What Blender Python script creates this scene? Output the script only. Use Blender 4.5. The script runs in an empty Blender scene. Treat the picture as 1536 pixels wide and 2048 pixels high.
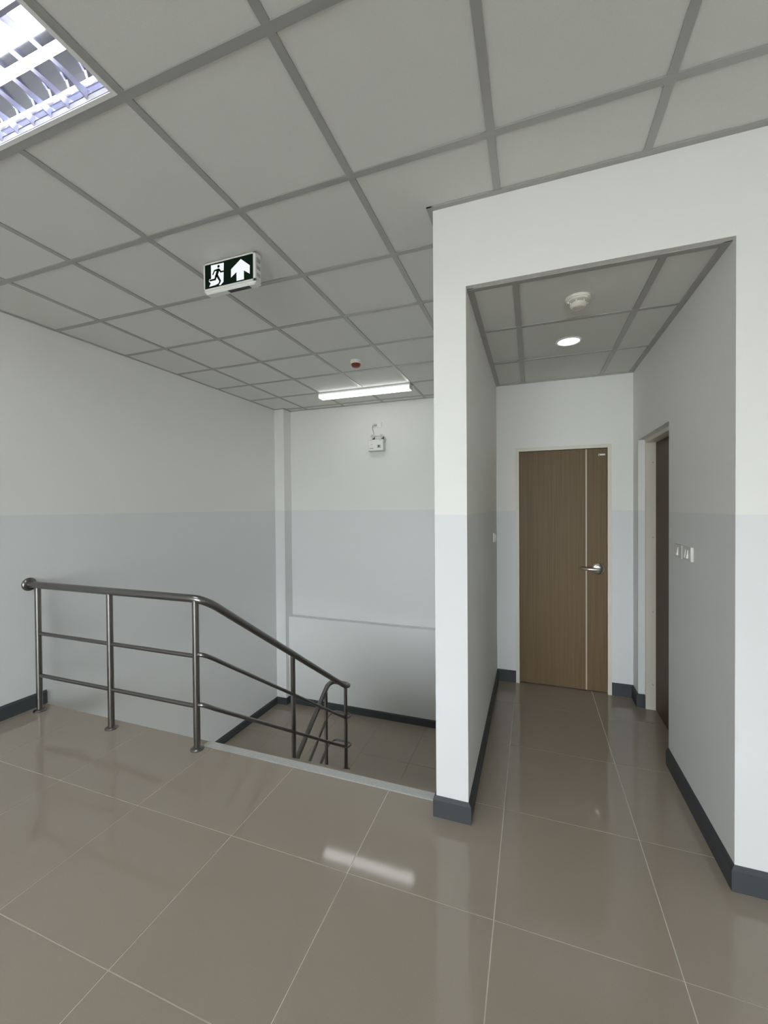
import bpy, bmesh, math, random
from mathutils import Vector, Matrix
random.seed(7)
S = bpy.context.scene
COL = S.collection

# ------------------------------------------------------------------ camera
cam_d = bpy.data.cameras.new('camera')
cam = bpy.data.objects.new('camera', cam_d); COL.objects.link(cam)
F_PX, PITCH, ROLL, YAW = 824.2, -0.0124, -0.0077, 0.3457
cam_d.sensor_fit = 'HORIZONTAL'; cam_d.sensor_width = 36.0
cam_d.lens = F_PX * 36.0 / 1536.0
cam_d.clip_start = 0.05
_f0 = Vector((-math.sin(YAW), math.cos(YAW), 0)); _r0 = Vector((math.cos(YAW), math.sin(YAW), 0)); _u0 = Vector((0, 0, 1))
_fw = _f0 * math.cos(PITCH) + _u0 * math.sin(PITCH); _u1 = _u0 * math.cos(PITCH) - _f0 * math.sin(PITCH)
_r = _r0 * math.cos(ROLL) + _u1 * math.sin(ROLL); _u = _u1 * math.cos(ROLL) - _r0 * math.sin(ROLL)
_m = Matrix((_r, _u, -_fw)).transposed().to_4x4(); _m.translation = Vector((0.7495, -1.679, 1.544))
cam.matrix_world = _m
S.camera = cam

# ------------------------------------------------------------------ sky, daylight, exposure
W = bpy.data.worlds.new('overcast_sky'); S.world = W; W.use_nodes = True
bg = W.node_tree.nodes['Background']
bg.inputs['Color'].default_value = (0.91, 0.97, 1.0, 1)
bg.inputs['Strength'].default_value = 2.2
S.view_settings.view_transform = 'Standard'; S.view_settings.look = 'None'
S.view_settings.gamma = 1.0; S.view_settings.use_curve_mapping = False
S.view_settings.exposure = 2.53
S.cycles.use_denoising = True
S.cycles.max_bounces = 10; S.cycles.diffuse_bounces = 7; S.cycles.glossy_bounces = 5
S.cycles.sample_clamp_indirect = 6.0

Y_BACK, X_RIGHT = -7.0, 4.4          # glazed front of the shop, right party wall

def portal(name, loc, sx, sy):
    l = bpy.data.lights.new(name, 'AREA'); l.shape = 'RECTANGLE'; l.size = sx; l.size_y = sy
    l.cycles.is_portal = True
    o = bpy.data.objects.new(name, l); COL.objects.link(o); o.location = loc
    o.rotation_euler = (math.radians(90), 0, 0)          # faces +y
    o.rotation_euler = (math.radians(90), 0, math.radians(180))
    return o
GX0, GX1 = -1.95, 2.3                # glazing of this storey
LX0, LX1 = -2.85, 4.1                # glazing of the storey below
portal('daylight_portal', ((GX0 + GX1) / 2, Y_BACK - 0.06, 1.45), GX1 - GX0, 2.7)
portal('daylight_portal', ((LX0 + LX1) / 2, Y_BACK - 0.06, -1.52), LX1 - LX0, 2.3)

# ------------------------------------------------------------------ materials
def mat(name, col, rough=0.5, metal=0.0, emit=None, estr=0.0, spec=0.5):
    m = bpy.data.materials.new(name); m.use_nodes = True
    b = m.node_tree.nodes['Principled BSDF']
    b.inputs['Base Color'].default_value = (*col, 1)
    b.inputs['Roughness'].default_value = rough
    b.inputs['Metallic'].default_value = metal
    b.inputs['Specular IOR Level'].default_value = spec
    if emit:
        b.inputs['Emission Color'].default_value = (*emit, 1); b.inputs['Emission Strength'].default_value = estr
    return m

def nodes(m): return m.node_tree.nodes, m.node_tree.links, m.node_tree.nodes['Principled BSDF']

def add_noise_colour(m, c1, c2, scale, detail=3, vec_scale=(1, 1, 1), lo=0.3, hi=0.7, bump=0.0, bump_scale=None):
    n, l, b = nodes(m)
    tc = n.new('ShaderNodeNewGeometry'); mp = n.new('ShaderNodeMapping'); mp.inputs['Scale'].default_value = vec_scale
    l.new(tc.outputs['Position'], mp.inputs['Vector'])
    no = n.new('ShaderNodeTexNoise'); no.inputs['Scale'].default_value = scale; no.inputs['Detail'].default_value = detail
    l.new(mp.outputs['Vector'], no.inputs['Vector'])
    rp = n.new('ShaderNodeValToRGB'); rp.color_ramp.elements[0].position = lo; rp.color_ramp.elements[1].position = hi
    rp.color_ramp.elements[0].color = (*c1, 1); rp.color_ramp.elements[1].color = (*c2, 1)
    l.new(no.outputs['Fac'], rp.inputs['Fac']); l.new(rp.outputs['Color'], b.inputs['Base Color'])
    if bump:
        nb = n.new('ShaderNodeTexNoise'); nb.inputs['Scale'].default_value = bump_scale or scale; nb.inputs['Detail'].default_value = 2
        l.new(tc.outputs['Position'], nb.inputs['Vector'])
        bp = n.new('ShaderNodeBump'); bp.inputs['Strength'].default_value = bump; bp.inputs['Distance'].default_value = 0.002
        l.new(nb.outputs['Fac'], bp.inputs['Height']); l.new(bp.outputs['Normal'], b.inputs['Normal'])
    return m

def wall_paint():
    m = mat('two_tone_wall_paint', (0.8, 0.8, 0.78), 0.55, spec=0.3)
    n, l, b = nodes(m)
    g = n.new('ShaderNodeNewGeometry'); sp = n.new('ShaderNodeSeparateXYZ'); l.new(g.outputs['Position'], sp.inputs[0])
    no = n.new('ShaderNodeTexNoise'); no.inputs['Scale'].default_value = 3.0; no.inputs['Detail'].default_value = 2
    l.new(g.outputs['Position'], no.inputs['Vector'])
    ma = n.new('ShaderNodeMath'); ma.operation = 'MULTIPLY_ADD'; ma.inputs[1].default_value = 0.008; ma.inputs[2].default_value = 1.498
    l.new(no.outputs['Fac'], ma.inputs[0])
    gt = n.new('ShaderNodeMath'); gt.operation = 'GREATER_THAN'
    l.new(sp.outputs['Z'], gt.inputs[0]); l.new(ma.outputs[0], gt.inputs[1])
    mx = n.new('ShaderNodeMixRGB'); mx.inputs[1].default_value = (0.725, 0.738, 0.742, 1); mx.inputs[2].default_value = (0.80, 0.80, 0.765, 1)
    l.new(gt.outputs[0], mx.inputs[0]); l.new(mx.outputs[0], b.inputs['Base Color'])
    nb = n.new('ShaderNodeTexNoise'); nb.inputs['Scale'].default_value = 160; nb.inputs['Detail'].default_value = 2
    l.new(g.outputs['Position'], nb.inputs['Vector'])
    n2 = n.new('ShaderNodeTexNoise'); n2.inputs['Scale'].default_value = 4; n2.inputs['Detail'].default_value = 2
    l.new(g.outputs['Position'], n2.inputs['Vector'])
    ad = n.new('ShaderNodeMath'); ad.operation = 'MULTIPLY_ADD'; ad.inputs[1].default_value = 0.08
    l.new(nb.outputs['Fac'], ad.inputs[0]); l.new(n2.outputs['Fac'], ad.inputs[2])
    bp = n.new('ShaderNodeBump'); bp.inputs['Strength'].default_value = 0.12; bp.inputs['Distance'].default_value = 0.01
    l.new(ad.outputs[0], bp.inputs['Height']); l.new(bp.outputs['Normal'], b.inputs['Normal'])
    return m

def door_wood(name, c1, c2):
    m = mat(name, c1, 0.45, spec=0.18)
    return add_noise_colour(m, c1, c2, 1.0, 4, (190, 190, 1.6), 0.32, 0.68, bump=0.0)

M = {}
M['wall'] = wall_paint()
M['white_paint'] = mat('plain_white_wall_paint', (0.74, 0.74, 0.73), 0.5, spec=0.3)
M['tile'] = add_noise_colour(mat('polished_floor_tile', (0.3, 0.27, 0.24), 0.06), (0.345, 0.294, 0.246), (0.368, 0.315, 0.265), 260, 3)
M['grout'] = mat('pale_grout', (0.74, 0.70, 0.62), 0.8)
M['grout_shaded'] = mat('shaded_grout', (0.20, 0.175, 0.145), 0.8)  # floor grout toned down: the landing's shade put into its colour
M['ctile'] = add_noise_colour(mat('ceiling_tile_board', (0.7, 0.7, 0.67), 0.9, spec=0.1), (0.70, 0.71, 0.675), (0.745, 0.75, 0.715), 420, 2, bump=0.25, bump_scale=500)
M['tee'] = mat('painted_metal_tee', (0.42, 0.42, 0.40), 0.42, 0.35)
M['base'] = mat('slate_vinyl_skirting', (0.058, 0.064, 0.070), 0.5, spec=0.3)
M['steel'] = mat('brushed_stainless', (0.215, 0.205, 0.198), 0.28, 1.0)
M['chrome'] = mat('satin_chrome', (0.78, 0.76, 0.72), 0.22, 1.0)
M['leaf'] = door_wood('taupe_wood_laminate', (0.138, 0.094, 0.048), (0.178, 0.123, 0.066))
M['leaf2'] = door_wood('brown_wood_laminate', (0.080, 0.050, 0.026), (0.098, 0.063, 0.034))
M['cream'] = mat('cream_door_frame_paint', (0.70, 0.665, 0.575), 0.45)
M['inlay'] = mat('pale_inlay', (0.50, 0.43, 0.33), 0.4)
M['white'] = mat('white_plastic', (0.82, 0.82, 0.79), 0.35)
M['ivory'] = mat('ivory_plastic', (0.74, 0.72, 0.65), 0.45)
M['grey'] = mat('grey_plastic', (0.45, 0.46, 0.46), 0.45)
M['dark'] = mat('black_plastic', (0.025, 0.025, 0.025), 0.4)
M['red'] = mat('rust_red_plastic', (0.20, 0.035, 0.018), 0.4)
M['alu'] = mat('aluminium', (0.72, 0.73, 0.73), 0.35, 0.85)
M['mirror'] = mat('mirror_louver', (0.55, 0.56, 0.64), 0.12, 1.0)
M['greybox'] = mat('grey_enamel_housing', (0.22, 0.22, 0.23), 0.5)
M['blade'] = mat('satin_louver', (0.60, 0.61, 0.74), 0.35, 1.0)
M['lampwhite'] = mat('white_enamel', (0.86, 0.86, 0.86), 0.3)
M['tube'] = mat('lit_fluorescent_tube', (0.9, 0.9, 0.9), 0.5, emit=(0.95, 0.97, 1.0), estr=6.5)
M['diff'] = mat('lit_batten_diffuser', (0.9, 0.9, 0.9), 0.5, emit=(0.97, 1.0, 0.98), estr=0.9)
M['down'] = mat('lit_downlight_lens', (0.9, 0.9, 0.9), 0.4, emit=(0.95, 0.98, 1.0), estr=0.6)
M['sgreen'] = mat('exit_green_panel', (0.002, 0.011, 0.004), 0.6, spec=0.12)
M['swhite'] = mat('lit_pictogram_white', (0.8, 0.8, 0.8), 0.4, emit=(0.86, 0.92, 1.0), estr=0.085)
M['lens'] = mat('lamp_reflector', (0.50, 0.48, 0.49), 0.3, 0.0)
M['plate'] = mat('off_white_plate', (0.66, 0.66, 0.63), 0.35)
M['stone'] = add_noise_colour(mat('grey_granite_nosing', (0.5, 0.5, 0.49), 0.4), (0.44, 0.44, 0.43), (0.60, 0.60, 0.59), 90, 4, (1, 6, 6))
M['concrete'] = mat('outdoor_pavement', (0.32, 0.32, 0.31), 0.9)
M['soffit'] = mat('plain_soffit_paint', (0.7, 0.7, 0.68), 0.7)

# ------------------------------------------------------------------ mesh helpers
class MB:
    def __init__(s): s.bm = bmesh.new()
    def box(s, x0, x1, y0, y1, z0, z1, bev=0.0, seg=1):
        vs = [s.bm.verts.new(c) for c in ((x0, y0, z0), (x1, y0, z0), (x1, y1, z0), (x0, y1, z0), (x0, y0, z1), (x1, y0, z1), (x1, y1, z1), (x0, y1, z1))]
        fs = [s.bm.faces.new([vs[i] for i in q]) for q in ((0, 3, 2, 1), (4, 5, 6, 7), (0, 1, 5, 4), (1, 2, 6, 5), (2, 3, 7, 6), (3, 0, 4, 7))]
        if bev:
            es = {e for f in fs for e in f.edges}
            bmesh.ops.bevel(s.bm, geom=list(es), offset=bev, segments=seg, affect='EDGES', profile=0.5)
        return s
    def prism(s, poly, axis, a, b):
        """poly of 2-D points extruded along axis (0=x: (y,z), 1=y: (x,z), 2=z: (x,y)) from a to b"""
        def P(p, t): return {0: (t, p[0], p[1]), 1: (p[0], t, p[1]), 2: (p[0], p[1], t)}[axis]
        v0 = [s.bm.verts.new(P(p, a)) for p in poly]; v1 = [s.bm.verts.new(P(p, b)) for p in poly]
        n = len(poly)
        s.bm.faces.new(v0); s.bm.faces.new(v1[::-1])
        for i in range(n): s.bm.faces.new((v0[i], v1[i], v1[(i + 1) % n], v0[(i + 1) % n]))
        return s
    def tube(s, pts, r, seg=16, cap=True, rs=None):
        pts = [Vector(p) for p in pts]; rings = []
        t0 = (pts[1] - pts[0]).normalized()
        up = Vector((0, 0, 1)) if abs(t0.z) < 0.9 else Vector((0, 1, 0))
        nrm = (up - t0 * up.dot(t0)).normalized()
        for i, p in enumerate(pts):
            if i == 0: t = t0
            elif i == len(pts) - 1: t = (pts[-1] - pts[-2]).normalized()
            else: t = ((pts[i + 1] - p).normalized() + (p - pts[i - 1]).normalized()).normalized()
            nrm = (nrm - t * nrm.dot(t)).normalized(); bn = t.cross(nrm)
            rr = rs[i] if rs else r
            rings.append([s.bm.verts.new(p + (nrm * math.cos(a) + bn * math.sin(a)) * rr) for a in [2 * math.pi * k / seg for k in range(seg)]])
        for A, B in zip(rings, rings[1:]):
            for k in range(seg):
                f = s.bm.faces.new((A[k], A[(k + 1) % seg], B[(k + 1) % seg], B[k])); f.smooth = True
        if cap:
            s.bm.faces.new(rings[0][::-1]); s.bm.faces.new(rings[-1])
        return s
    def lathe(s, prof, c, axis='z', seg=32):
        """prof: list of (radius, height); axis z, -z, x, -x, y, -y from centre c"""
        c = Vector(c)
        sg = -1 if axis[0] == '-' else 1
        ax = axis[-1]
        A = {'z': Vector((0, 0, 1)), 'x': Vector((1, 0, 0)), 'y': Vector((0, 1, 0))}[ax] * sg
        U = {'z': Vector((1, 0, 0)), 'x': Vector((0, 1, 0)), 'y': Vector((1, 0, 0))}[ax]; V = A.cross(U)
        rings = []
        for r, h in prof:
            if r < 1e-6: rings.append([s.bm.verts.new(c + A * h)])
            else: rings.append([s.bm.verts.new(c + A * h + (U * math.cos(a) + V * math.sin(a)) * r) for a in [2 * math.pi * k / seg for k in range(seg)]])
        for P, Q in zip(rings, rings[1:]):
            for k in range(seg):
                k2 = (k + 1) % seg
                if len(P) == 1 and len(Q) == 1: break
                if len(P) == 1: f = s.bm.faces.new((P[0], Q[k2], Q[k]))
                elif len(Q) == 1: f = s.bm.faces.new((P[k], P[k2], Q[0]))
                else: f = s.bm.faces.new((P[k], P[k2], Q[k2], Q[k]))
                f.smooth = True
        if len(rings[0]) > 1: s.bm.faces.new(rings[0][::-1])
        if len(rings[-1]) > 1: s.bm.faces.new(rings[-1])
        return s

def root_of(o):
    while o.parent: o = o.parent
    return o

def part(name, mb, m, parent=None, auto=True):
    """one mesh object; vertices given in world space"""
    me = bpy.data.meshes.new(name)
    off = root_of(parent).location if parent else Vector((0, 0, 0))
    if off.length: bmesh.ops.translate(mb.bm, verts=mb.bm.verts, vec=-off)
    bmesh.ops.recalc_face_normals(mb.bm, faces=mb.bm.faces)
    if auto:
        for e in mb.bm.edges:
            if len(e.link_faces) == 2 and e.calc_face_angle(0) > math.radians(40): e.smooth = False
    mb.bm.to_mesh(me); mb.bm.free(); me.materials.append(m)
    o = bpy.data.objects.new(name, me); COL.objects.link(o)
    if parent: o.parent = parent
    return o

def thing(name, label, cat, loc, group=None):
    o = bpy.data.objects.new(name, None); COL.objects.link(o); o.location = loc; o.empty_display_size = 0.05
    o['label'] = label; o['category'] = cat
    if group: o['group'] = group
    return o

def struct(o, label, cat):
    o['kind'] = 'structure'; o['label'] = label; o['category'] = cat
    return o

def sblock(name, mb, m, label, cat): return struct(part(name, mb, m), label, cat)

def sempty(name, loc, label, cat):
    o = bpy.data.objects.new(name, None); COL.objects.link(o); o.location = loc; o.empty_display_size = 0.05
    return struct(o, label, cat)

# ------------------------------------------------------------------ room dimensions (metres, from the photograph)
H, HC, PAINT = 3.0, 2.60, 1.50
YF = 0.33                 # front face of the pier / header wall
XP0, XP1 = 0.293, 0.452   # pier
XC = 1.507                # right corridor wall
YE = 2.09                 # corridor end wall
YSTAIR = 0.475            # edge of the stair opening
ZL = -1.39                # half landing
ZB = -2.78                # floor below
YW, YWL = 3.75, 3.645     # end wall of stairwell above / below the ledge
ZLEDGE = -0.092
def xl(y): return -2.918 + (y - 0.2) * 0.0157     # left wall, very slightly out of square

# ------------------------------------------------------------------ floors
fl = MB()
fl.box(-3.05, X_RIGHT + .1, Y_BACK - .1, YF, -0.30, -0.0015)
fl.box(-3.05, XP0 + 0.02, YF, YSTAIR, -0.30, -0.0015)
fl.box(XP1 - 0.05, 1.75, YF, YE + 0.1, -0.30, -0.0015)
floor = sblock('floor', fl, M['grout'], 'polished beige tiled floor of the room and corridor with pale joints', 'floor')

def rect_clip(a, b):
    x0, x1, y0, y1 = max(a[0], b[0]), min(a[1], b[1]), max(a[2], b[2]), min(a[3], b[3])
    return (x0, x1, y0, y1) if x1 - x0 > 0.004 and y1 - y0 > 0.004 else None

def lay(name, parent, m, ox, oy, gap, regions, z0, z1, skip=(), pitch=0.6):
    xa = min(r[0] for r in regions); xb = max(r[1] for r in regions); ya = min(r[2] for r in regions); yb = max(r[3] for r in regions)
    i0, i1 = math.floor((xa - ox) / pitch), math.ceil((xb - ox) / pitch)
    j0, j1 = math.floor((ya - oy) / pitch), math.ceil((yb - oy) / pitch)
    full = None
    for i in range(i0, i1):
        for j in range(j0, j1):
            if (i, j) in skip: continue
            c = (ox + i * pitch + gap / 2, ox + (i + 1) * pitch - gap / 2, oy + j * pitch + gap / 2, oy + (j + 1) * pitch - gap / 2)
            rs = [q for q in (rect_clip(c, r) for r in regions) if q]
            if not rs: continue
            whole = len(rs) == 1 and abs((rs[0][1] - rs[0][0]) * (rs[0][3] - rs[0][2]) - (pitch - gap) ** 2) < 1e-6
            if whole:
                if full is None:
                    h = (pitch - gap) / 2
                    t = part(name, MB().box(-h, h, -h, h, z0, z1), m, parent); full = t.data
                else:
                    t = bpy.data.objects.new(name, full); COL.objects.link(t); t.parent = parent
                t.location = ((c[0] + c[1]) / 2, (c[2] + c[3]) / 2, 0)
            else:
                mb = MB()
                for q in rs: mb.box(q[0], q[1], q[2], q[3], z0, z1)
                part(name, mb, m, parent)

YN = 0.419   # front edge of the stair nosing
lay('floor_tile', floor, M['tile'], -0.591, -0.116, 0.0040,
    [(xl(-2), X_RIGHT, Y_BACK, YF), (xl(.4), -1.272, YF, YSTAIR), (-1.272, XP0, YF, YN), (XP1, 1.62, YF, YE + 0.03)], -0.0015, 0.0)

fl2 = MB(); fl2.box(-2.99, XP0 + .02, 2.225, YW, ZL - 0.18, ZL - 0.0015)
landing = sblock('floor', fl2, M['grout_shaded'], 'tiled half landing of the staircase below, with shade put into its joint colour', 'floor')
lay('floor_tile', landing, M['tile'], -0.591, 0.41, 0.0034, [(xl(3), XP0, 2.225, YWL)], ZL - 0.0015, ZL)
fl3 = MB(); fl3.box(-3.2, X_RIGHT + .1, Y_BACK - .1, 3.9, ZB - 0.2, ZB)
sblock('floor', fl3, M['tile'], 'floor of the storey below, out of sight under the stairs', 'floor')
sblock('ground', MB().box(-40, 40, -60, Y_BACK - .1, ZB - 0.35, ZB - 0.05), M['concrete'], 'pavement outside the glazed front', 'ground')

# ------------------------------------------------------------------ walls
wl = MB()
wl.prism([(xl(Y_BACK - .2), Y_BACK - .2), (xl(4.1), 4.1), (xl(4.1) - .2, 4.1), (xl(Y_BACK - .2) - .2, Y_BACK - .2)], 2, ZB - .2, H + .25)
wall_left = sblock('wall_left', wl, M['wall'], 'long left wall in white over pale grey, beside the stairwell', 'wall')
wf = MB()
wf.prism([(YW, H + .25), (YW + .25, H + .25), (YW + .25, ZB), (YWL, ZB), (YWL, ZLEDGE), (YW, ZLEDGE)], 0, -2.95, XP0 + .05)
wall_far = sblock('wall_far', wf, M['wall'], 'end wall of the stairwell with a ledge at floor height', 'wall')
sblock('wall_column', MB().box(-2.93, -2.703, 3.562, YW + .02, ZB, H + .1), M['wall'], 'slim square column in the far left corner of the stairwell', 'column')
sblock('wall_pier', MB().box(XP0, XP1, YF, 3.95, ZB, H + .25), M['wall'], 'white partition ending in a narrow pier between stairwell and corridor', 'wall')
wfr = MB()
wfr.prism([(XP1, HC), (XC, HC), (XC, 0), (X_RIGHT + .1, 0), (X_RIGHT + .1, H + .25), (XP1, H + .25)], 1, YF, YF + .03)
wall_front = sblock('wall_front', wfr, M['wall'], 'bright white front wall and header around the corridor opening', 'wall')
sblock('wall_light_stop', MB().box(XP1, 2.2, YE + .15, YE + .3, -.3, H + .25).box(XC + .16, XC + .3, YF + .03, YE + .2, -.3, H + .25), M['wall'], 'unseen slabs added behind the corridor doors to stop sky light leaking in', 'wall')  # added backing, keeps sky light out of the gaps round the doors
DY0, DY1, DZ = 1.178, 1.928, 2.036
wcr = MB()
wcr.prism([(YF + .03, 0), (DY0, 0), (DY0, DZ), (DY1, DZ), (DY1, 0), (YE + .2, 0), (YE + .2, H + .2), (YF + .03, H + .2)], 0, XC, XC + .16)
sblock('wall_corridor_right', wcr, M['wall'], 'right corridor wall with a recessed doorway', 'wall')
wce = MB()
wce.prism([(XP1, 0), (.613, 0), (.613, 2.042), (1.353, 2.042), (1.353, 0), (XC, 0), (XC, H + .2), (XP1, H + .2)], 1, YE, YE + .15)
sblock('wall_corridor_end', wce, M['wall'], 'end wall of the corridor around the taupe door', 'wall')
sblock('wall_right', MB().box(X_RIGHT, X_RIGHT + .2, Y_BACK - .2, YF + .03, ZB - .2, H + .25), M['wall'], 'right party wall of the room outside the frame', 'wall')
wbk = MB(); XA, XB = -3.25, X_RIGHT + .2
wbk.box(XA, XB, Y_BACK - .2, Y_BACK, 2.75, H + .25)
wbk.box(XA, XB, Y_BACK - .2, Y_BACK, -0.34, 0.10)
wbk.box(XA, XB, Y_BACK - .2, Y_BACK, ZB - .2, -2.7)
wbk.box(XA, GX0, Y_BACK - .2, Y_BACK, 0.10, 2.75); wbk.box(GX1, XB, Y_BACK - .2, Y_BACK, 0.10, 2.75)
wbk.box(XA, LX0, Y_BACK - .2, Y_BACK, -2.7, -0.34); wbk.box(LX1, XB, Y_BACK - .2, Y_BACK, -2.7, -0.34)
sblock('wall_back', wbk, M['wall'], 'glazed street front behind the viewpoint', 'wall')
for nm, x0, x1, z0, z1 in (('window_1', GX0, GX1, 0.10, 2.75), ('window_2', LX0, LX1, -2.7, -0.34)):
    w = sempty(nm, ((x0 + x1) / 2, Y_BACK - .1, z0), 'shopfront glazing frame behind the viewpoint', 'window')
    nb = max(1, round((x1 - x0) / 1.4))
    for k in range(nb + 1):
        x = x0 + .025 + (x1 - x0 - .05) * k / nb
        part('mullion', MB().box(x - .025, x + .025, Y_BACK - .14, Y_BACK - .06, z0, z1), M['alu'], w)
    for z in (z0 + .025, z1 - .025):
        part('transom', MB().box(x0, x1, Y_BACK - .14, Y_BACK - .06, z - .025, z + .025), M['alu'], w)
sblock('wall_lower', MB().box(XP1, X_RIGHT + .1, YF, YF + .2, ZB, -.30), M['wall'], 'wall of the storey below, out of sight', 'wall')

# ------------------------------------------------------------------ skirtings
def skirt(name, path, side, z, label, h=0.10, t=0.014):
    """mitred run along path (plan points); side = +1 protrudes to the left of travel, -1 to the right"""
    mb = MB(); ns = []
    for (xa, ya), (xb, yb) in zip(path, path[1:]):
        d = Vector((xb - xa, yb - ya)).normalized(); ns.append(Vector((-d.y, d.x)) * side)
    pr = [(0, 0), (t, 0), (t, h - .016), (t * .25, h), (0, h)]
    rings = []
    for k, (x, y) in enumerate(path):
        if k == 0: m = ns[0]
        elif k == len(path) - 1: m = ns[-1]
        else: m = (ns[k - 1] + ns[k]) / (1 + ns[k - 1].dot(ns[k]))
        rings.append([mb.bm.verts.new((x + m.x * a, y + m.y * a, z + b)) for a, b in pr])
    n = len(pr)
    for A, B in zip(rings, rings[1:]):
        for i in range(n): mb.bm.faces.new((A[i], B[i], B[(i + 1) % n], A[(i + 1) % n]))
    mb.bm.faces.new(rings[0][::-1]); mb.bm.faces.new(rings[-1])
    return sblock(name, mb, M['base'], label, 'baseboard')
skirt('baseboard_left', [(xl(Y_BACK), Y_BACK), (xl(.487), .487)], -1, 0, 'dark skirting along the left wall ending at the stair edge', h=.105)
skirt('baseboard_pier', [(XP0, YN), (XP0, YF), (XP1, YF), (XP1, YE - .0145)], -1, 0, 'slate skirting round the foot of the white pier and into the corridor')
skirt('baseboard_right', [(XC, DY0), (XC, YF), (X_RIGHT - .01, YF)], -1, 0, 'dark skirting along the near right corridor wall and the front wall')
skirt('baseboard_end', [(XP1 + .0002, YE), (.611, YE)], -1, 0, 'short dark skirting left of the corridor end door')
skirt('baseboard_corner', [(1.354, YE), (XC, YE), (XC, DY1), (XC + .045, DY1)], -1, 0, 'dark skirting stepping round the corner right of the end door')
skirt('baseboard_landing', [(xl(2.225), 2.225), (xl(3.562), 3.562), (-2.703, 3.562), (-2.703, YWL), (XP0, YWL), (XP0, 2.225)], -1, ZL, 'black skirting round the lower stair landing')

# ------------------------------------------------------------------ suspended ceilings
def stair_ceiling_regions():
    return [(xl(-2), X_RIGHT, Y_BACK, YF), (xl(2), -2.703, YF, 3.562), (-2.703, XP0, YF, YW)]
ceiling = sblock('ceiling', MB().box(-3.2, X_RIGHT + .1, Y_BACK - .1, YW + .1, H + .10, H + .2), M['soffit'], 'suspended ceiling of square tiles in a grey metal grid', 'ceiling')
lay('ceiling_tile', ceiling, M['ctile'], 0, 0, 0.003, stair_ceiling_regions(), H + .004, H + .016, skip={(-3, -2), (-2, -2)})
TW = 0.0155
for i in range(-4, 8):
    x = .6 * i
    y1 = YW if x < XP0 else YF
    if i in (-2,): 
        for a, b in ((Y_BACK, -1.2), (-.6, y1)): part('ceiling_tee', MB().box(x - TW, x + TW, a, b, H - .0015, H + .003), M['tee'], ceiling)
    else: part('ceiling_tee', MB().box(x - TW, x + TW, Y_BACK, y1, H - .0015, H + .003), M['tee'], ceiling)
for j in range(-11, 7):
    y = .6 * j
    x1 = XP0 if y > YF else X_RIGHT
    part('ceiling_tee', MB().box(xl(y), x1, y - TW, y + TW, H - .0020, H + .0032), M['tee'], ceiling)
def angle(mb, x0, x1, y0, y1, z): mb.box(x0, x1, y0, y1, z - .003, z + .004); return mb
WA = .021
an = MB(); an.prism([(xl(Y_BACK), Y_BACK), (xl(Y_BACK) + WA, Y_BACK), (xl(3.562) + WA, 3.562), (xl(3.562), 3.562)], 2, H - .003, H + .004)
part('wall_angle', an, M['tee'], ceiling)
part('wall_angle', angle(MB(), xl(3.5), -2.703 + WA, 3.562 - WA, 3.562, H), M['tee'], ceiling)
part('wall_angle', angle(MB(), -2.703, -2.703 + WA, 3.562 - WA, YW, H), M['tee'], ceiling)
part('wall_angle', angle(MB(), -2.703, XP0, YW - WA, YW, H), M['tee'], ceiling)
part('wall_angle', angle(MB(), XP0 - .026, XP0, YF - .026, YW, H), M['tee'], ceiling)
part('wall_angle', angle(MB(), XP0 - .027, X_RIGHT, YF - .026, YF, H - .0007), M['tee'], ceiling)

ceil2 = sblock('ceiling', MB().box(XP1 - .02, XC + .02, YF + .03, YE + .05, HC + .10, HC + .16), M['soffit'], 'lower corridor ceiling of nine tiles in a grey grid', 'ceiling')
lay('ceiling_tile', ceil2, M['ctile'], .678, .30, 0.003, [(XP1, XC, YF + .03, YE)], HC + .004, HC + .016)
for x in (.678, 1.278): part('ceiling_tee', MB().box(x - TW, x + TW, YF + .03, YE, HC - .0015, HC + .003), M['tee'], ceil2)
for y in (.90, 1.50): part('ceiling_tee', MB().box(XP1, XC, y - TW * .85, y + TW * .85, HC - .002, HC + .0032), M['tee'], ceil2)
for a in ((XP1, XP1 + .030, YF + .031, YE), (XC - .030, XC, YF + .031, YE)):
    part('wall_angle', angle(MB(), *a, HC), M['tee'], ceil2)
for a in ((XP1, XC, YF + .031, YF + .062), (XP1, XC, YE - .022, YE)):
    part('wall_angle', angle(MB(), *a, HC - .0008), M['tee'], ceil2)

# ------------------------------------------------------------------ staircase
stair = sempty('staircase', (-.5, .475, 0), 'dog-leg staircase dropping from the floor edge to the half landing', 'staircase')
R_, G_ = 1.39 / 8, 0.25
y, z = YSTAIR, -.0
prof = []
for k in range(8):
    z2 = -R_ * (k + 1)
    prof.append((y, z2 - .02)); 
    if k < 7: y += G_; prof.append((y, z2 - .02))
prof += [(y, ZL - .2), (YSTAIR, -.45)]
part('upper_flight', MB().prism(prof, 0, -1.285, XP0), M['soffit'], stair)
for k in range(7):
    yy = YSTAIR + G_ * k; zz = -R_ * (k + 1)
    part('tread', MB().box(-1.285, XP0 - .001, yy, yy + G_ + .012, zz - .02, zz), M['tile'], stair)
prof = []; y = 2.225; z = ZL
for k in range(8):
    z2 = ZL - R_ * (k + 1)
    prof.append((y, z2 - .02))
    if k < 7: y -= G_; prof.append((y, z2 - .02))
prof += [(y, ZB), (y + .3, ZB), (2.225, ZL - .2)]
part('lower_flight', MB().prism(prof, 0, -2.9, -1.36), M['soffit'], stair)
for k in range(7):
    yy = 2.225 - G_ * k; zz = ZL - R_ * (k + 1)
    part('tread', MB().box(-2.88, -1.36, yy - G_ - .012, yy, zz - .02, zz), M['tile'], stair)
ns = MB()
ns.box(-1.272, XP0, YN + .007, YSTAIR + .004, -.028, .003, .0012)
sblock('trim_1', ns, M['stone'], 'pale grey nosing strip along the top step', 'trim')
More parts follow.
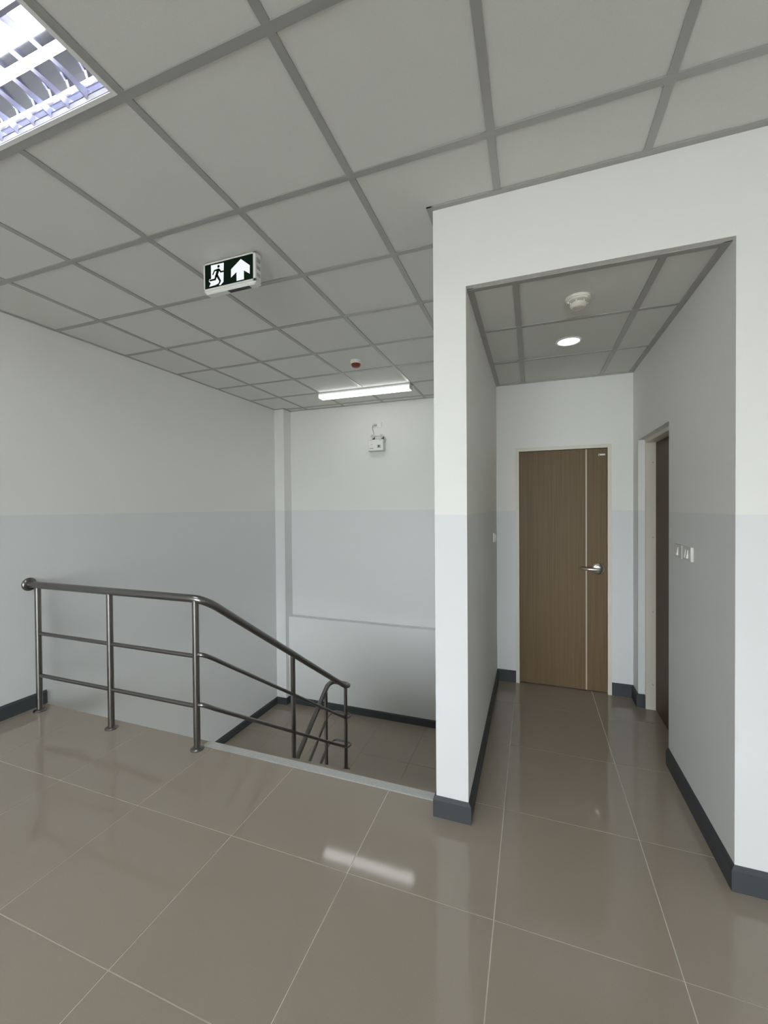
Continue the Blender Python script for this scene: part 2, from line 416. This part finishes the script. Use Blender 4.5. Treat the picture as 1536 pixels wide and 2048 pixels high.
n2 = MB(); n2.box(-1.272, XP0, YN, YN + .004, -.001, .0025)
sblock('trim_2', n2, M['alu'], 'thin metal edging line in front of the stair nosing', 'trim')

# ------------------------------------------------------------------ stair railing (one welded piece)
rail = thing('stair_railing', 'brushed stainless steel stair railing with three rails, round the stairwell', 'railing', (-1.28, .38, 0))
YR, ZH, XS, XS2 = .38, .967, -1.215, -1.432
def arc(p0, c, p1, n=8):
    p0, c, p1 = Vector(p0), Vector(c), Vector(p1)
    return [tuple(p0 * (1 - t) ** 2 + c * 2 * t * (1 - t) + p1 * t * t) for t in [k / n for k in range(n + 1)]]
SL = -.682
def zs(z0, y): return z0 + SL * (y - .42)
hz = .945
path = [(xl(.38) + .004, YR, ZH)] + arc((-1.315, YR, ZH), (XS, YR, ZH), (XS, YR + .11, zs(hz, YR + .11)))
path += [(XS, 2.44, zs(hz, 2.44))]
path += arc((XS + .004, 2.455, zs(hz, 2.455)), (XS + .034, 2.555, zs(hz, 2.50)), (XS - .055, 2.555, zs(hz, 2.487)), 8)[1:]
path += arc((XS2 + .06, 2.55, -.455), (XS2, 2.54, -.450), (XS2, 2.44, -.472), 6)
path += [(XS2, .60, -.472 - .70 * 1.82)]
part('handrail', MB().tube(path, .0255, 20), M['steel'], rail)
part('wall_flange', MB().lathe([(.020, 0), (.050, 0), (.051, .006), (.048, .015), (.038, .022), (.0255, .024)], (xl(.38) - .001, YR, ZH), 'x', 28), M['steel'], rail)
def post(x, y, zb, zt, flange=True, r=.0205):
    p = part('post', MB().tube([(x, y, zb), (x, y, zt)], r, 18), M['steel'], rail)
    if flange:
        part('base_flange', MB().lathe([(.0, 0), (.041, 0), (.042, .004), (.039, .009), (.028, .014), (.0208, .018)], (x, y, zb), 'z', 28), M['steel'], p)
    return p
for x in (-2.812, -2.045, -1.278): post(x, YR, 0, ZH - .01)
post(XS, 1.405, -R_ * 4, zs(hz, 1.405) - .005)
post(XS, 2.465, ZL, zs(hz, 2.465) - .005, r=.019)
post(XS2, 2.41, ZL, -.48, r=.019)
post(XS2, 1.35, ZL - R_ * 4, -.472 - .70 * 1.07, r=.019)
for (zz, z0, nm) in ((.598, .590, 'middle_rail'), (.276, .262, 'lower_rail')):
    part(nm, MB().tube([(-2.812, YR, zz), (-2.045, YR, zz)], .0135, 14), M['steel'], rail)
    part(nm, MB().tube([(-2.045, YR, zz), (-1.278, YR, zz)], .0135, 14), M['steel'], rail)
    p = [(-1.278, YR, zz + .012)] + arc((-1.245, YR + .005, zz + .012), (XS, YR + .01, zz + .012), (XS, YR + .085, zs(z0, YR + .085)), 6)
    p += [(XS, 1.405, zs(z0, 1.405))]
    part(nm, MB().tube(p, .0135, 14), M['steel'], rail)
    p = [(XS, 1.405, zs(z0, 1.405)), (XS, 2.465, zs(z0, 2.465))]
    part(nm, MB().tube(p, .0135, 14), M['steel'], rail)
    ze = zs(z0, 2.465)
    lp = arc((XS + .010, 2.465, ze), (XS + .062, 2.55, ze), (XS - .03, 2.565, ze), 6) + arc((XS2 + .06, 2.565, ze), (XS2, 2.56, ze), (XS2, 2.42, ze - .02), 6)
    part('return_bend', MB().tube(lp, .0115, 12), M['steel'], rail)
    p = [(XS2, 2.42, ze - .02), (XS2, .60, ze - .02 - .70 * 1.82)]
    part(nm, MB().tube(p, .0135, 14), M['steel'], rail)

# ------------------------------------------------------------------ doors
d1 = sempty('door_1', (.982, YE, 0), 'taupe wood-grain door with lever handle at the end of the corridor', 'door')
fr = MB()
fr.prism([(.612, 0), (.641, 0), (.641, 2.012), (1.324, 2.012), (1.324, 0), (1.353, 0), (1.353, 2.041), (.612, 2.041)], 1, YE - .014, YE + .10)
part('door_frame', fr, M['cream'], d1)
lf = part('door_leaf', MB().box(.644, 1.321, YE + .012, YE + .05, .008, 2.009), M['leaf'], d1)
part('inlay_strip', MB().box(1.164, 1.174, YE + .0108, YE + .013, .008, 2.009), M['inlay'], lf)
hx, hz_ = 1.256, 1.022
part('rosette', MB().lathe([(.048, 0), (.048, .004), (.044, .009), (.030, .012), (.026, .020), (.018, .022), (0, .022)], (hx, YE + .012, hz_), '-y', 32), M['chrome'], lf)
lv = MB()
lv.tube([(hx, YE - .005, hz_), (hx, YE - .045, hz_)], .014, 16)
lv.tube([(hx + .012, YE - .045, hz_ - .001), (hx - .04, YE - .050, hz_ - .001), (hx - .075, YE - .046, hz_), (hx - .105, YE - .034, hz_ + .001), (hx - .128, YE - .016, hz_ + .002)], .012, 14,
        rs=[.0125, .0135, .013, .0125, .0115])
part('lever_handle', lv, M['chrome'], lf)
tg = MB()
tg.box(1.270, 1.309, YE + .0105, YE + .0125, 1.952, 1.9645)
cr = [(1.266 + .0065 * math.cos(a), 1.958 + .0095 * math.sin(a)) for a in [math.radians(60 + 30 * k) for k in range(9)]]
cr += [(1.2665 + .0028 * math.cos(a), 1.958 + .006 * math.sin(a)) for a in [math.radians(300 - 30 * k) for k in range(9)]]
tg.prism(cr, 1, YE + .0105, YE + .0125)
tag_ = part('name_tag', tg, M['white'], lf)
d2 = sempty('door_2', (XC + .10, 1.55, 0), 'brown wood door set deep in the right corridor wall', 'door')
fr = MB()
X0, X1_ = XC + .045, XC + .155
fr.prism([(DY0, 0), (DY0, DZ), (DY1, DZ), (DY1, 0), (DY1 - .024, 0), (DY1 - .024, DZ - .026), (DY0 + .024, DZ - .026), (DY0 + .024, 0)], 0, X0, X1_)
frame2 = part('door_frame', fr, M['cream'], d2)
for z in (.19, .74, 1.30, 1.86):
    part('screw_cap', MB().lathe([(.006, 0), (.006, .0012), (0, .0016)], (X0 + .046, DY1 - .024, z), '-y', 10), M['inlay'], frame2)
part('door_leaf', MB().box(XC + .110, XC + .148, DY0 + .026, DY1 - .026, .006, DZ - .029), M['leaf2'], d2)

# ------------------------------------------------------------------ exit sign
sg = thing('exit_sign', 'green running-man exit sign with white up arrow, fixed under the ceiling', 'exit sign', (-.905, .315, 2.99))
YS = .290
hs = MB(); hs.box(-1.087, -.722, YS + .002, YS + .052, 2.826, 2.999, .004, 2)
hs.box(-1.080, -.730, YS + .006, YS + .046, 2.818, 2.832, .003)
hous = part('housing', hs, M['white'], sg)
bz = MB()
bz.box(-1.090, -.7205, YS - .003, YS + .006, 2.988, 2.9955, .001); bz.box(-1.090, -.7205, YS - .003, YS + .006, 2.834, 2.846, .001)
bz.box(-1.090, -1.081, YS - .003, YS + .006, 2.834, 2.9955, .001); bz.box(-.737, -.7205, YS - .003, YS + .006, 2.834, 2.9955, .001)
part('bezel', bz, M['white'], sg)
pn = part('sign_panel', MB().box(-1.081, -.737, YS + .0005, YS + .004, 2.846, 2.988), M['sgreen'], sg)
arrow = [(-.8215, 2.974), (-.891, 2.929), (-.8925, 2.882), (-.853, 2.9065), (-.853, 2.855), (-.802, 2.855), (-.802, 2.9055), (-.762, 2.8785), (-.7608, 2.926)]
part('arrow', MB().prism(arrow, 1, YS - .0005, YS + .002), M['swhite'], pn)
dr = [(-1.0365, 2.981), (-.943, 2.978), (-.947, 2.868), (-.9688, 2.8525), (-.9794, 2.855), (-.965, 2.872), (-1.004, 2.860), (-1.0507, 2.858), (-1.0395, 2.8765), (-1.053, 2.889), (-1.050, 2.9005), (-1.0361, 2.9017)]
part('doorway_symbol', MB().prism(dr, 1, YS - .0005, YS + .002), M['swhite'], pn)
mn = MB()
def cap(p, q, r, r2=None):
    p, q = Vector(p), Vector(q); r2 = r2 or r
    d = (q - p).normalized(); a0 = math.atan2(d.y, d.x); poly = []
    for k in range(9):
        a = a0 + math.pi / 2 + math.pi * k / 8; poly.append((p.x + r * math.cos(a), p.y + r * math.sin(a)))
    for k in range(9):
        a = a0 - math.pi / 2 + math.pi * k / 8; poly.append((q.x + r2 * math.cos(a), q.y + r2 * math.sin(a)))
    mn.prism(poly, 1, YS - .0012, YS + .0005)
mn.prism([(-.9805 + .0085 * math.cos(2 * math.pi * k / 16), 2.964 + .0085 * math.sin(2 * math.pi * k / 16)) for k in range(16)], 1, YS - .0012, YS + .0005)
cap((-.984, 2.943), (-.996, 2.914), .0095, .0085)          # trunk
cap((-.984, 2.947), (-1.011, 2.944), .0048); cap((-1.011, 2.944), (-1.0215, 2.925), .0042)   # rear arm
cap((-.978, 2.946), (-.964, 2.929), .0048); cap((-.964, 2.929), (-.943, 2.9285), .0042)     # front arm
cap((-.999, 2.914), (-1.006, 2.893), .0068, .0058); cap((-1.006, 2.893), (-1.044, 2.893), .0055, .005)   # rear leg
cap((-.991, 2.912), (-.970, 2.877), .0072, .0056); cap((-.970, 2.877), (-.979, 2.862), .0052, .0045)     # front leg
part('running_figure', mn, M['sgreen'], pn)
bp = part('control_strip', MB().box(-.925, -.775, YS + .010, YS + .036, 2.8165, 2.8185), M['dark'], hous)
sd = MB()
for z0, z1 in ((2.945, 2.972), (2.905, 2.925), (2.865, 2.885)): sd.box(-.7225, -.7212, YS + .012, YS + .042, z0, z1)
part('side_vents', sd, M['grey'], hous)

# ------------------------------------------------------------------ troffer, upper left
def troffer(DX, DY, label):
    tr = thing('fluorescent_troffer', label, 'ceiling light', (DX - 1.2, DY - .9, H))
    TX0, TX1, TY0, TY1 = DX - 1.785, DX - .615, DY - 1.185, DY - .615
    f = MB()
    f.box(TX0, TX1, TY0, TY0 + .018, H - .001, H + .092); f.box(TX0, TX1, TY1 - .018, TY1, H - .001, H + .092)
    f.box(TX0, TX0 + .018, TY0, TY1, H - .001, H + .092); f.box(TX1 - .018, TX1, TY0, TY1, H - .001, H + .092)
    f.box(TX0, TX1, TY0, TY1, H + .091, H + .096)
    part('housing', f, M['greybox'], tr)
    lip = MB()
    for q in ((TX0, TX1, TY1 - .016, TY1), (TX0, TX1, TY0, TY0 + .016), (TX0, TX0 + .016, TY0 + .016, TY1 - .016), (TX1 - .016, TX1, TY0 + .016, TY1 - .016)): lip.box(*q, H - .004, H - .0012)
    part('frame_lip', lip, M['lampwhite'], tr)
    for yc in (DY - .765, DY - 1.035):
        rf = MB(); n = 14
        P = [(yc + .130 * math.cos(math.pi * k / n), H + .020 + .066 * math.sin(math.pi * k / n) ** .7) for k in range(n + 1)]
        Q = [(a, b + .004) for a, b in P]
        rf.prism(P + Q[::-1], 0, TX0 + .02, TX1 - .02)
        part('reflector', rf, M['mirror'], tr)
        part('tube', MB().tube([(TX0 + .03, yc, H + .036), (TX1 - .03, yc, H + .036)], .013, 14), M['tube'], tr)
    for k in range(12):
        x = DX - .738 - .0965 * k
        b = MB()
        for y0, y1 in ((TY0 + .02, DY - .905), (DY - .895, TY1 - .02)):
            ym, hw = (y0 + y1) / 2, (y1 - y0) / 2
            n = 10
            lo = [(y0 + 2 * hw * i / n, H + .002 + .020 * (1 - abs(2 * i / n - 1) ** 2)) for i in range(n + 1)]
            poly = lo + [(y1, H + .036), (y0, H + .036)]
            v0 = [b.bm.verts.new((x - (.004 if z > H + .03 else .0012), y, z)) for y, z in poly]
            v1 = [b.bm.verts.new((x + (.004 if z > H + .03 else .0012), y, z)) for y, z in poly]
            b.bm.faces.new(v0); b.bm.faces.new(v1[::-1])
            for i in range(len(poly)):
                j = (i + 1) % len(poly); b.bm.faces.new((v0[i], v1[i], v1[j], v0[j]))
        part('louvre_blade', b, M['blade'], tr)
    cv = MB(); cv.prism([(DY - .906, H + .002), (DY - .894, H + .002), (DY - .880, H + .036), (DY - .920, H + .036)], 0, TX0 + .02, TX1 - .02)
    part('centre_spine', cv, M['blade'], tr)
troffer(0, 0, 'lit recessed fluorescent troffer with mirrored louvre blades, upper left of the ceiling')

# ------------------------------------------------------------------ batten light over the stairs
bt = thing('batten_light', 'lit white fluorescent batten fixed to the ceiling above the stair landing', 'ceiling light', (-1.21, 3.05, H))
BX0, BX1 = -1.815, -.600
part('housing', MB().box(BX0, BX1, 3.002, 3.108, H - .030, H - .004, .002), M['lampwhite'], bt)
part('mounting_strip', MB().box(BX0 + .01, BX1 - .01, 3.012, 3.098, H - .006, H + .001), M['grey'], bt)
df = MB()
n = 8
prf = [(2.996, H - .030), (3.114, H - .030)] + [(3.114 - .014 * (1 - math.cos(math.pi / 2 * k / 4)), H - .052 - .014 * math.sin(math.pi / 2 * k / 4)) for k in range(5)] + [(3.010 - .014 * math.sin(math.pi / 2 * k / 4), H - .066 + .014 * (1 - math.cos(math.pi / 2 * k / 4))) for k in range(5)]
df.prism(prf, 0, BX0 + .012, BX1 - .012)
part('diffuser', df, M['diff'], bt)
for x0, x1 in ((BX0 - .001, BX0 + .012), (BX1 - .012, BX1 + .001)):
    part('end_cap', MB().box(x0, x1, 2.995, 3.115, H - .066, H - .004, .003), M['plate'], bt)

# ------------------------------------------------------------------ detectors, downlight
hd = thing('heat_detector', 'small fire detector with a red dome on the ceiling before the batten light', 'fire detector', (-.90, 2.11, H))
part('base', MB().lathe([(.056, -.003), (.056, .016), (.050, .030), (.040, .034)], (-.90, 2.11, H), '-z', 32), M['white'], hd)
part('dome', MB().lathe([(.046, .030), (.047, .040), (.043, .052), (.032, .062), (.018, .066), (0, .067)], (-.90, 2.11, H), '-z', 32), M['red'], hd)
sx, sy = .972, .652
sd_ = thing('smoke_detector', 'round ivory smoke detector on the lower corridor ceiling', 'smoke detector', (sx, sy, HC))
part('base', MB().lathe([(.062, -.003), (.062, .007), (.060, .010), (.055, .011), (.055, .017), (.050, .020), (.030, .020)], (sx, sy, HC), '-z', 36), M['ivory'], sd_)
part('chamber', MB().lathe([(.028, .019), (.028, .026), (.038, .028), (.040, .036), (.036, .044), (.027, .048), (.025, .044), (.022, .044), (.021, .048), (0, .050)], (sx, sy, HC), '-z', 32), M['ivory'], sd_)
for k in range(6):
    a = math.radians(60 * k + 12)
    part('vent_rib', MB().box(sx + .038 * math.cos(a) - .003, sx + .038 * math.cos(a) + .003, sy + .038 * math.sin(a) - .003, sy + .038 * math.sin(a) + .003, HC - .030, HC - .019), M['ivory'], sd_)
for a in (200, 20):
    a = math.radians(a)
    part('indicator_lamp', MB().lathe([(.004, .019), (.004, .025), (.002, .0275), (0, .028)], (sx + .050 * math.cos(a), sy + .050 * math.sin(a), HC), '-z', 10), M['white'], sd_)
dx, dy = .972, 1.232
dl = thing('downlight', 'lit round recessed downlight in the lower corridor ceiling', 'ceiling light', (dx, dy, HC))
part('trim_ring', MB().lathe([(.064, -.003), (.076, -.003), (.078, .002), (.074, .005), (.068, .006), (.064, .003), (.064, -.003)], (dx, dy, HC), '-z', 40), M['white'], dl)
part('lens', MB().lathe([(.064, -.002), (.063, .001), (0, .0015)], (dx, dy, HC), '-z', 40), M['down'], dl)

# ------------------------------------------------------------------ emergency light and its outlet
em = thing('emergency_light', 'twin-lamp emergency light box high on the stairwell end wall', 'emergency light', (-1.29, YW, 2.40))
YE_ = YW - .085
body = part('body', MB().box(-1.400, -1.178, YE_, YW - .001, 2.320, 2.480, .004), M['grey'], em)
body.data.materials[0] = mat('light_grey_enamel', (0.60, 0.61, 0.60), 0.4)
part('front_cover', MB().box(-1.396, -1.186, YE_ - .004, YE_ + .002, 2.330, 2.476, .002), M['white'], em)
lab = part('warning_label', MB().box(-1.268, -1.214, YE_ - .0055, YE_ - .003, 2.358, 2.404), M['grey'], em)
part('label_symbol', MB().lathe([(.013, 0), (.012, .001), (0, .001)], (-1.243, YE_ - .0055, 2.384), '-y', 14), M['dark'], lab)
for x0, x1, z0, z1 in ((-1.362, -1.350, 2.404, 2.412), (-1.345, -1.330, 2.404, 2.412)):
    part('indicator', MB().box(x0, x1, YE_ - .0055, YE_ - .003, z0, z1), M['grey'], em)
for x0 in (-1.372, -1.352, -1.336):
    part('switch', MB().box(x0, x0 + .009, YE_ - .007, YE_ - .003, 2.353, 2.362), M['dark'], em)
for x in (-1.356, -1.222):
    hd_ = MB(); hd_.lathe([(.014, -.05), (.026, -.038), (.030, -.010), (.030, 0), (.027, .001)], (x, YE_ + .045, 2.532), '-y', 24)
    h_ = part('lamp_head', hd_, M['white'], em)
    part('lamp_lens', MB().lathe([(.024, 0), (.022, .003), (0, .004)], (x, YE_ + .044, 2.532), '-y', 20), M['lens'], h_)
    br = MB(); br.box(x + .018, x + .030, YE_ + .045, YE_ + .060, 2.482, 2.522); br.box(x - .004, x + .030, YE_ + .047, YE_ + .058, 2.490, 2.499); br.box(x + .010, x + .022, YE_ + .045, YE_ + .060, 2.476, 2.492)
    part('bracket', br, M['dark'], em)
    part('slot', MB().box(x - .014, x + .014, YE_ - .0055, YE_ - .003, 2.462, 2.468), M['grey'], em)
cd = MB()
cd.tube([(-1.316, YW - .045, 2.690), (-1.345, YW - .040, 2.688), (-1.362, YW - .02, 2.665), (-1.364, YW - .01, 2.635), (-1.352, YW - .008, 2.600), (-1.344, YW - .008, 2.560), (-1.334, YW - .008, 2.540), (-1.30, YW - .008, 2.536), (-1.24, YW - .010, 2.538),
         (-1.205, YW - .02, 2.535), (-1.172, YW - .03, 2.505), (-1.155, YW - .04, 2.475), (-1.160, YW - .045, 2.450), (-1.180, YW - .05, 2.440)], .0042, 8)
part('power_cord', cd, M['grey'], em)
part('plug', MB().box(-1.330, -1.300, YW - .055, YW - .008, 2.678, 2.702, .004), M['grey'], em)
ou = thing('wall_outlet', 'white wall socket above the emergency light, with a grey plug in it', 'socket', (-1.29, YW, 2.69))
part('plate', MB().box(-1.350, -1.228, YW - .010, YW - .0005, 2.655, 2.727, .002), M['white'], ou)
part('switch_rocker', MB().box(-1.252, -1.236, YW - .014, YW - .008, 2.690, 2.715, .002), M['white'], ou)

# ------------------------------------------------------------------ wall switches
def plate_right(y_far, y_near, label, rockers):
    s = thing('light_switch', label, 'light switch', (XC, (y_far + y_near) / 2, 1.29), 'switch plates on the right corridor wall')
    part('plate', MB().box(XC - .0125, XC + .001, y_near, y_far, 1.254, 1.328, .0025, 2), M['plate'], s)
    for yr in rockers:
        rk = MB()
        rk.prism([(XC - .011, 1.268), (XC - .021, 1.270), (XC - .013, 1.314), (XC - .011, 1.314)], 1, yr - .009, yr + .009)
        part('rocker', rk, M['white'], s)
    return s
plate_right(1.038, .918, 'white single-rocker switch plate nearest the recessed brown door', (.978,))
plate_right(.902, .782, 'white two-rocker switch plate nearest the corridor mouth', (.860, .826))
ls = thing('light_switch', 'white switch plate on the left corridor wall near the end door', 'light switch', (XP1, 1.81, 1.29))
part('plate', MB().box(XP1 - .001, XP1 + .012, 1.72, 1.84, 1.255, 1.327, .0025, 2), M['white'], ls)
part('rocker', MB().box(XP1 + .010, XP1 + .018, 1.77, 1.79, 1.270, 1.310, .002), M['white'], ls)
